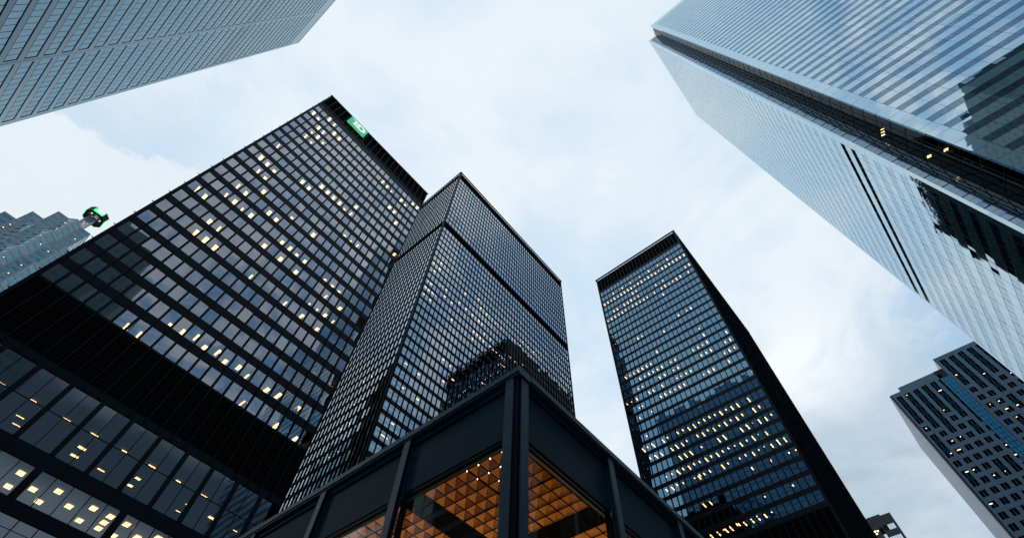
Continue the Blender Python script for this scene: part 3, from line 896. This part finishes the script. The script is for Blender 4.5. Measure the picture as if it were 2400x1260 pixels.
# ------------------------------------------------------------------ granite tower with a blue glass strip, lower right
def tower_granite():
    X = 205.5
    base = (225, -40, 0)
    T = thing('granite_tower', 'blue grey granite tower at lower right with a bright blue glass strip down its front', 'tower', base)
    Z = lambda q: q * X + EYE
    F = face((X, 0), (0, -1), (-1, 0))   # u = -y
    u0, u1 = 0.1009 * X, 0.330 * X
    us0, us1 = 0.1863 * X, 0.2020 * X
    body = MB(); G = []; slots = []; fx = []
    wa, wb = 0.1212 * X, 0.2005 * X
    depth = 42
    rooms = MB()
    rr = random.Random(11)
    colw = 0.0152 * X
    def wing(c0, n, pw, ztop, wall0, wall1, roof):
        edges = [wall0]
        for c in range(n):
            a = c0 + c * pw
            edges += [a, a + 0.0095 * X]
        edges.append(wall1)
        # solid vertical strips
        for j in range(0, len(edges), 2):
            body.fbox(F, edges[j], edges[j + 1], 0, roof, -0.5, 0.0)
        fl = 3.75; gh = 2.2
        for c in range(n):
            a = c0 + c * pw; b = a + 0.0095 * X
            body.fbox(F, a, b, ztop, roof, -0.5, 0.0)
            z = ztop; k = 0
            while z > 20:
                zb = z - gh
                mid = (a + b) / 2
                # spandrels are glazed near the top of each stack, granite lower down
                tall = k < 3 + (c % 3)
                mb = MB()
                for (p, q) in ((a, mid - 0.06), (mid + 0.06, b)):
                    pp_ = pane(F, p, q, zb, z, -0.30, 0.002); kk = len(mb.v); mb.v += pp_.v; mb.f += [tuple(kk + t for t in f) for f in pp_.f]; mb.m += [0]
                G.append(mb)
                body.fbox(F, mid - 0.06, mid + 0.06, zb, z, -0.4, -0.2)
                if tall or rr.random() < 0.10:
                    s_ = pane(F, a, b, zb - (fl - gh), zb, -0.12, 0.002); slots.append(s_)
                else:
                    body.fbox(F, a, b, zb - (fl - gh), zb, -0.5, -0.01)
                if rr.random() < 0.19:
                    s = MB(); u = rr.uniform(a + 0.3, b - 0.3)
                    zz = z - 0.25 - rr.random() * 0.4
                    wdt = rr.choice((0.15, 0.2, 0.3, 0.55))
                    s.quad(F(u - wdt, -0.28, zz - 0.28), F(u + wdt, -0.28, zz - 0.28), F(u + wdt, -0.28, zz), F(u - wdt, -0.28, zz))
                    fx.append(s)
                z -= fl; k += 1
    wing(0.1067 * X, 6, colw, Z(0.7040), u0, us0, Z(0.7125))
    wing(0.2079 * X, 8, 0.0158 * X, Z(0.7380), us1, u1, Z(0.7468))
    # set-back crown over the left wing
    body.box(X + 0.4, X + 22, -us1, -wa, Z(0.69), Z(0.7225))
    body.box(X + 0.5, X + depth, -u1, -u0, 0, Z(0.7040))
    body.box(X + 0.5, X + depth, -u1, -us1, Z(0.70), Z(0.7440))
    body.build('wall', GRANITE_D, T)
    st = MB()
    n = int((Z(0.7030) - 10) / 1.9)
    fj = MB()
    for k in range(n):
        z = Z(0.7030) - (k + 1) * 1.9
        for c in range(3):
            w_ = (us1 - us0) / 3
            p = pane(F, us0 + c * w_ + 0.05, us0 + (c + 1) * w_ - 0.05, z + 0.05, z + 1.85, 0.05 if k < 12 else 0.02, 0.02)
            kk = len(st.v); st.v += p.v; st.f += [tuple(kk + t for t in f) for f in p.f]; st.m += [0]
        fj.fbox(F, us0, us1, z - 0.05, z + 0.05, -0.3, 0.09)
    for c in range(4):
        u = us0 + c * (us1 - us0) / 3
        fj.fbox(F, u - 0.07, u + 0.07, 8, Z(0.703), -0.3, 0.10)
    st.build('blue_glass_strip', GL_DB, T)
    fj.fbox(F, us0, us1, Z(0.703), Z(0.722), -0.4, -0.05)
    fj.build('strip_mullion', DARKLINE, T)
    # pale ribbed side
    sd = MB()
    for k in range(20):
        sd.box(X + k * 2.0, X + k * 2.0 + 1.2, -u0 + 0.052, -u0 + 0.45, 3, Z(0.7125) - 0.4)
    sd.build('side_rib', RIB, T)
    sb = MB(); sb.box(X, X + 40, -u0 - 0.4, -u0 + 0.05, 0, Z(0.7125) - 0.05); sb.build('side_wall', GRANITE_D, T)
    hid = lambda p: p[1] < 0 and p[0] / -p[1] < 3.63
    parts_of(G, 'window', GL_D, T, 100, hid)
    parts_of(slots, 'spandrel_glass', GL_D2, T, 100, hid)
    parts_of(fx, 'lit_lamp', LAMP2, T, 60, hid)
tower_granite()

# ------------------------------------------------------------------ small block at the bottom edge
def block_open():
    X = 320.0
    T = thing('office_block', 'small dark block at the bottom edge with open slots for its bright top windows', 'building', (330, 20, 0))
    Z = lambda q: q * X + EYE
    F = face((X, 0), (0, -1), (-1, 0))
    ya, yb = 0.0199 * X, 0.0900 * X
    wl = MB()
    # screen wall: posts and beams round openings put in so the windows read bright
    rows = [(0.4926, 0.5021), (0.4735, 0.4833), (0.4545, 0.4640)]
    wall_lo = 0.0
    zs = [0.0]
    slots = []
    c = 0.0239
    while c < 0.040:
        slots.append((c * X, (c + 0.0031) * X)); c += 0.0036
    xe = 0.0430 * X
    edges = [ya] + [v for s in slots for v in s] + [xe]
    for j in range(0, len(edges), 2):
        wl.fbox(F, -edges[j + 1], -edges[j], Z(0.44), Z(0.5179), -0.7, 0.0)
    for (p, q) in slots:
        wl.fbox(F, -q, -p, Z(0.5021), Z(0.5179), -0.7, -0.02)
        wl.fbox(F, -q, -p, Z(0.4833), Z(0.4926), -0.7, -0.02)
        wl.fbox(F, -q, -p, Z(0.44), Z(0.4735), -0.7, -0.02)
    wl.fbox(F, -xe - 1.9, -xe, Z(0.5), Z(0.5179), -0.7, 0.0)
    wl.fbox(F, -yb, -xe - 1.9, Z(0.44), Z(0.5179), -0.7, 0.0)
    wl.box(X, X + 0.7, ya + 0.02, yb, 0, Z(0.44))
    wl.box(X + 0.72, X + 20, ya + 0.1, yb, 0, Z(0.44))
    wl.box(X + 0.72, X + 20, xe + 2.2, yb, Z(0.44), Z(0.515))
    wl.box(X + 4, X + 18, 0.0360 * X, yb, Z(0.516), Z(0.5272))
    wl.build('wall', paint('dark_slate_cladding', (0.032, 0.038, 0.045), 0.6), T)
    fx = MB()
    for (y, z) in ((0.052, 0.4955), (0.056, 0.4962), (0.0475, 0.4745), (0.0555, 0.492)):
        fx.fbox(F, -y * X - 0.4, -y * X + 0.4, Z(z), Z(z) + 0.6, 0.0, 0.05)
    fx.build('lamp', LAMP, T)
block_open()

# ------------------------------------------------------------------ stepped tower with the lantern, far left
CTX, CTY = -77.0, 287.4
def tower_stepped():
    T = thing('stepped_tower', 'grey and teal stepped tower with folded bays beyond the black tower at far left', 'tower', (CTX, CTY + 15, 0))
    wl = MB(); jo = MB(); glz = []; fx = []
    rr = random.Random(21)
    def tier(line, z0, z1, back):
        # line: plan points of the front, left to right
        pts = list(line) + [(line[-1][0], back), (line[0][0], back)]
        cx = sum(p[0] for p in pts) / len(pts)
        # recessed core
        inn = [(p[0], p[1] + 0.6) for p in line] + [(line[-1][0] - 0.3, back), (line[0][0] + 0.3, back)]
        inn[0] = (line[0][0] + 0.5, line[0][1] + 0.6); inn[len(line) - 1] = (line[-1][0] - 0.5, line[-1][1] + 0.6)
        wl.prism(inn, z0, z1 - 0.3)
        segs = [(line[i], line[i + 1]) for i in range(len(line) - 1)]
        segs.append(((line[0][0], back), line[0]))
        segs.append((line[-1], (line[-1][0], back)))
        for (a, b) in segs:
            ln = math.hypot(b[0] - a[0], b[1] - a[1])
            if ln < 0.5:
                continue
            ux, uy = (b[0] - a[0]) / ln, (b[1] - a[1]) / ln
            F = face(a, (ux, uy), (uy, -ux))
            z = z1
            wl.fbox(F, 0, ln, z1 - 1.3, z1, -0.4, 0.02)
            wl.fbox(F, 0, 0.5, z0, z1 - 1.3, -0.4, 0.02); wl.fbox(F, ln - 0.5, ln, z0, z1 - 1.3, -0.4, 0.02)
            z = z1 - 1.3
            while z > z0 + 1:
                gl = 2.35
                zb = max(z - gl, z0)
                n = max(1, int((ln - 1) / 1.5))
                w_ = (ln - 1) / n
                mb = MB()
                for c in range(n):
                    for (q0, q1) in ((zb, zb + (z - zb) * 0.5 - 0.03), (zb + (z - zb) * 0.5 + 0.03, z)):
                        p = pane(F, 0.5 + c * w_ + 0.04, 0.5 + (c + 1) * w_ - 0.04, q0, q1, -0.12, 0.006)
                        kk = len(mb.v); mb.v += p.v; mb.f += [tuple(kk + t for t in f) for f in p.f]; mb.m += [0]
                glz.append(mb)
                jo.fbox(F, 0.5, ln - 0.5, zb, z, -0.35, -0.16)
                wl.fbox(F, 0.5, ln - 0.5, max(zb - 1.45, z0), zb, -0.4, 0.0)
                if rr.random() < 0.16:
                    s = MB(); u = rr.uniform(0.9, max(1.0, ln - 0.9)); hw = rr.choice((0.15, 0.25, 0.4))
                    s.quad(F(u - hw, -0.09, z - 0.7), F(u + hw, -0.09, z - 0.7), F(u + hw, -0.09, z - 0.3), F(u - hw, -0.09, z - 0.3))
                    fx.append(s)
                z = zb - 1.45
    y = CTY
    bk = y + 34
    tier([(-86.9, y), (-81.0, y), (-77.0, y - 4.0), (-72.9, y), (-67.2, y)], 225, 259.0, bk)
    tier([(-93.0, y), (-86.9, y)], 222, 248.4, bk - 4)
    tier([(-99.0, y), (-93.0, y)], 212, 238.0, bk - 4)
    tier([(-105.2, y), (-99.0, y)], 205, 227.6, bk - 4)
    tier([(-93.0, y - 0.1), (-89.0, y - 0.1), (-85.0, y - 4.1), (-81.0, y - 4.1), (-77.0, y - 8.1), (-72.9, y - 4.1), (-67.2, y - 4.1), (-62.0, y - 0.1)], 216, 238.6, bk)
    tier([(-105.2, y - 0.2), (-97.0, y - 0.2), (-93.0, y - 4.2), (-89.0, y - 4.2), (-85.0, y - 8.2), (-81.0, y - 8.2), (-77.0, y - 12.2), (-72.9, y - 8.2), (-67.2, y - 8.2), (-58.0, y - 0.2)], 60, 216, bk)
    wl.box(-105, -58, y + 1, bk, 0, 60)
    wl.build('wall', STONE_CT, T)
    jo.build('glazing_backing', DARKLINE, T)
    hid = lambda p: p[0] / p[1] > -0.2268 and p[2] < 2.3 * p[1]
    parts_of(glz, 'ribbon_window', GL_CT, T, 100, hid)
    parts_of(fx, 'lit_lamp', LAMP2, T, 40, hid)
tower_stepped()

def lantern():
    cx, cy = -75.6, 292.4
    T = thing('lantern_sign', 'octagonal lit green lantern sign on a pale lattice mast above the stepped tower', 'sign', (cx, cy, 258))
    z0, z1 = 258.0, 282.0
    h = 2.0
    tr = MB()
    cs = [(cx - h, cy - h), (cx + h, cy - h), (cx + h, cy + h), (cx - h, cy + h)]
    for (x, y) in cs:
        tr.bar((x, y, z0), (x, y, z1), 0.42)
    n = 7
    for i in range(4):
        a, b = cs[i], cs[(i + 1) % 4]
        for k in range(n):
            za = z0 + (z1 - z0) * k / n; zb = z0 + (z1 - z0) * (k + 1) / n
            tr.bar((a[0], a[1], za), (b[0], b[1], zb), 0.22); tr.bar((b[0], b[1], za), (a[0], a[1], zb), 0.22)
            tr.bar((a[0], a[1], zb), (b[0], b[1], zb), 0.22)
        m_ = ((a[0] + b[0]) / 2, (a[1] + b[1]) / 2)
        tr.bar((m_[0], m_[1], z0), (m_[0], m_[1], z1), 0.26)
    tr.build('lattice_mast', TRUSS, T)
    zb, zt = 274.5, 278.6
    R_ = 5.6; hw = 3.05
    fr = MB()
    oc = []
    for i in range(4):
        t = math.radians(-90 + 90 * i); nx, ny = math.cos(t), math.sin(t); ux, uy = -ny, nx
        oc.append((cx + nx * R_ - ux * hw, cy + ny * R_ - uy * hw)); oc.append((cx + nx * R_ + ux * hw, cy + ny * R_ + uy * hw))
    inn = [(cx + (x - cx) * 0.72, cy + (y - cy) * 0.72) for x, y in oc]
    for i in range(8):
        j = (i + 1) % 8
        a, b, c_, e_ = oc[i], oc[j], inn[j], inn[i]
        fr.hexa([(*a, zb - 0.25), (*b, zb - 0.25), (*c_, zb - 0.25), (*e_, zb - 0.25), (*a, zt + 0.25), (*b, zt + 0.25), (*c_, zt + 0.25), (*e_, zt + 0.25)])
    for i in range(4):
        fr.bar((*inn[2 * i], zb + 0.3), (*inn[(2 * i + 4) % 8], zb + 0.3), 0.3)
    ring = MB()
    fr.build('lantern_body', BLACK, T)
    for i in range(4):
        t = math.radians(-90 + 90 * i); nx, ny = math.cos(t), math.sin(t)
        F = face((cx + nx * R_, cy + ny * R_), (-ny, nx), (nx, ny))
        p = MB(); p.fbox(F, -hw + 0.15, hw - 0.15, zb, zt, 0.03, 0.3)
        o = p.build('sign_panel', GREEN_B, T)
        q = MB(); letters(q, lambda u, v, d: F(-hw + 0.15 + u * (2 * hw - 0.3), d, zb + v * (zt - zb)), 0.34)
        q.build('lettering', WHITE_B, o, base=o['_base'])
    top = MB()
    for i in range(8):
        t = i * math.pi / 4
        top.bar((cx + 2.2 * math.cos(t), cy + 2.2 * math.sin(t), zt + 0.2), (cx + 1.6 * math.cos(t), cy + 1.6 * math.sin(t), zt + 3.4), 0.3)
        top.bar((cx + 2.2 * math.cos(t), cy + 2.2 * math.sin(t), zt + 0.3), (cx + 1.6 * math.cos(t + .78), cy + 1.6 * math.sin(t + .78), zt + 3.4), 0.22)
    top.build('top_cage', TRUSS, T)
lantern()

# ------------------------------------------------------------------ granite tower across the street: it is in the picture as a reflection only
def tower_reflected():
    T = thing('stone_tower', 'dark teal stone tower seen only as a flat topped reflection in the white glass tower', 'tower', (-40, -128, 0))
    wl = MB(); gl = MB()
    def mass(x0, x1, y0, y1, h):
        wl.box(x0, x1, y0, y1, 0, h)
        k = 0
        z = 12
        while z + 3 < h - 4:
            x = x0 + 1.2
            while x + 1.6 < x1:
                gl.quad((x, y1 + 0.02, z), (x + 1.6, y1 + 0.02, z), (x + 1.6, y1 + 0.02, z + 2.2), (x, y1 + 0.02, z + 2.2)); x += 3.0
            yy = y0 + 1.2
            while yy + 1.6 < y1:
                gl.quad((x1 + 0.02, yy, z), (x1 + 0.02, yy + 1.6, z), (x1 + 0.02, yy + 1.6, z + 2.2), (x1 + 0.02, yy, z + 2.2)); yy += 3.0
            z += 4
    mass(-80, -43, -150, -106.5, 214)
    mass(-42.98, -23, -150, -106.5, 207)
    wl.build('wall', GRANITE_N, T)
    gl.build('window', GRANITE_W, T)['kind'] = 'stuff'
tower_reflected()

# ------------------------------------------------------------------ one-storey steel and glass pavilion in front
def pavilion():
    X, Y = 5.26, 4.51
    T = thing('glass_pavilion', 'low black steel pavilion in the foreground with an amber coffered ceiling behind glass', 'pavilion', (28, 27, 0))
    top = 9.31
    x1, y1 = X + 45.6, Y + 45.6
    FL = face((X, 0), (0, 1), (-1, 0))    # left face, u = y
    FR = face((0, Y), (1, 0), (0, -1))    # right face, u = x
    zc0 = 9.12        # underside of the coping
    zf0 = 7.79        # underside of the fascia plate
    # coping: a folded plate in lengths with fine gaps
    co = MB()
    L_ = 4.6
    def cop(F, a, b):
        u = a
        while u < b - 0.01:
            v = min(u + L_, b)
            co.fbox(F, u + 0.006, v - 0.006, zc0 + 0.05, top, -0.40, 0.0)
            co.fbox(F, u + 0.006, v - 0.006, zc0, zc0 + 0.046, -0.40, -0.03)
            u = v
    cop(FL, Y, y1); cop(FR, X + 0.40, x1)
    co.build('roof_coping', BLACK_SKYLIT, T)
    fa = MB()
    rec = 0.18
    for F, a, b in ((FL, Y + rec + 0.121, y1), (FR, X + rec + 0.121, x1)):
        fa.fbox(F, a, b, zf0, 8.98, -rec - 0.12, -rec)
        fa.fbox(F, a, b, 8.98, zc0, -rec - 0.10, -rec + 0.05)
    fa.build('fascia_plate', BLACK2, T)
    # I-section posts
    def post(F, ua):
        mb = MB()
        w_ = 0.21
        mb.fbox(F, ua - w_, ua, 0.0, zc0 - 0.004, -0.075, -0.045)
        mb.fbox(F, ua - w_, ua, 0.0, zc0 - 0.004, -rec + 0.004, -rec + 0.034)
        mb.fbox(F, ua - w_ / 2 - 0.012, ua - w_ / 2 + 0.012, 0.0, zc0 - 0.004, -rec + 0.034, -0.075)
        return mb
    for k in range(15):
        post(FL, 4.90 + 3.06 * k).build('post', BLACK_SKYLIT, T)
        post(FR, 5.63 + 3.12 * k).build('post', BLACK_SKYLIT, T)
    cor = MB(); cor.box(X + 0.10, X + rec + 0.12, Y + 0.10, Y + rec + 0.12, 0, zc0 - 0.002)
    cor.build('corner_post', BLACK, T)
    # window frames and panes
    wf = MB(); wins = []
    for F, a0, st in ((FL, 4.90, 3.06), (FR, 5.63, 3.12)):
        for k in range(14):
            a = a0 + st * k; b = a + st - 0.21
            for (p, q, z0, z1) in ((a, b, zf0 - 0.07, zf0), (a, a + 0.06, 0.1, zf0 - 0.07), (b - 0.06, b, 0.1, zf0 - 0.07), (a, b, 0.0, 0.1)):
                wf.fbox(F, p, q, z0, z1, -rec - 0.14, -rec - 0.02)
            wf.fbox(F, a + 0.06, b - 0.06, zf0 - 0.13, zf0 - 0.07, -rec - 0.12, -rec - 0.06)
            mb = pane(F, a + 0.06, b - 0.06, 0.1, zf0 - 0.13, -rec - 0.09, 0.0005)
            wins.append(mb)
    wf.build('window_frame', BLACK, T)
    for mb in wins:
        mb.build('window', GL_PAV, T)
    # roof deck and the dark ceiling grid between the coffers
    zc = 7.74
    rf = MB(); rf.box(X + 0.42, x1, Y + 0.42, y1, 8.95, 9.2)
    rf.build('roof', ROOFMAT, T)
    px0, py0, pw, per = 5.65, 4.91, 2.42, 3.05
    n = 12
    ds = MB(); cof = MB(); fin = MB()
    def q2(x0, x1_, y0, y1_):
        ds.box(x0, x1_, y0, y1_, zc, zc + 0.25)
    q2(X + rec + 0.15, px0, Y + rec + 0.15, y1)
    q2(px0, x1, Y + rec + 0.15, py0)
    for i in range(n):
        xa = px0 + i * per
        q2(xa + pw, xa + per, py0, y1)
        for j in range(n):
            ya = py0 + j * per
            q2(xa, xa + pw, ya + pw, ya + per)
    ds.build('ceiling_grid', DARKSOF, T)
    c = pw / 8
    for i in range(6):
        for j in range(6):
            xa = px0 + i * per; ya = py0 + j * per
            for a in range(8):
                for b in range(8):
                    x0_, y0_ = xa + a * c, ya + b * c
                    ap = (x0_ + c / 2, y0_ + c / 2, zc + 0.19)
                    p = [(x0_, y0_, zc + 0.01), (x0_ + c, y0_, zc + 0.01), (x0_ + c, y0_ + c, zc + 0.01), (x0_, y0_ + c, zc + 0.01)]
                    for s in range(4):
                        cof.poly([p[s], p[(s + 1) % 4], ap])
            for a in range(9):
                wd = 0.012 if a == 4 else 0.005
                fin.box(xa + a * c - wd, xa + a * c + wd, ya, ya + pw, zc - 0.004, zc + 0.05)
                fin.box(xa, xa + pw, ya + a * c - wd, ya + a * c + wd, zc - 0.003, zc + 0.049)
    cof.build('coffer_ceiling', WOOD, T)
    fin.build('coffer_rib', DARKSOF, T)
    # glowing dots added for the glints at the rib crossings
    bl = glow('glowing_rib_glint', (1.0, 0.86, 0.62), 4.0)
    for (a, b, s) in ((0, 1, .011), (0, 2, .013), (0, 3, .011), (0, 4, .009), (1, 2, .010), (1, 3, .010), (1, 4, .008), (2, 3, .007), (1, 1, .008)):
        mb = MB(); x, y = px0 + a * c, py0 + b * c
        mb.prism([(x + s * math.cos(t * math.pi / 4), y + s * math.sin(t * math.pi / 4)) for t in range(8)], zc - 0.03, zc - 0.005)
        mb.build('rib_glint', bl, T)
    # inner core wall and floor
    co2 = MB(); co2.box(X + 17, x1 - 8, Y + 17, y1 - 8, 0.15, zc)
    co2.build('inner_wall', DARKSOF, T)
    fl = MB(); fl.box(X + 0.5, x1, Y + 0.5, y1, 0.141, 0.16); fl.build('floor', CONCRETE, T)
    return zc
zc_p = pavilion()

# added warm area lights, out of view, that brighten the pavilion ceiling
for (x, y, s, e) in ((11.5, 7.0, 0.5, 620), (7.6, 14.5, 0.5, 330), (16.5, 14.5, 0.5, 260)):
    ld = bpy.data.lights.new('ceiling_fill_light', 'AREA')
    ld.energy = e; ld.size = s; ld.color = (1.0, 0.66, 0.28); ld.spread = math.radians(150)
    lo = bpy.data.objects.new('ceiling_fill_light', ld)
    lo.location = (x, y, 0.6); lo.rotation_euler = (math.pi, 0, 0)
    S.collection.objects.link(lo)
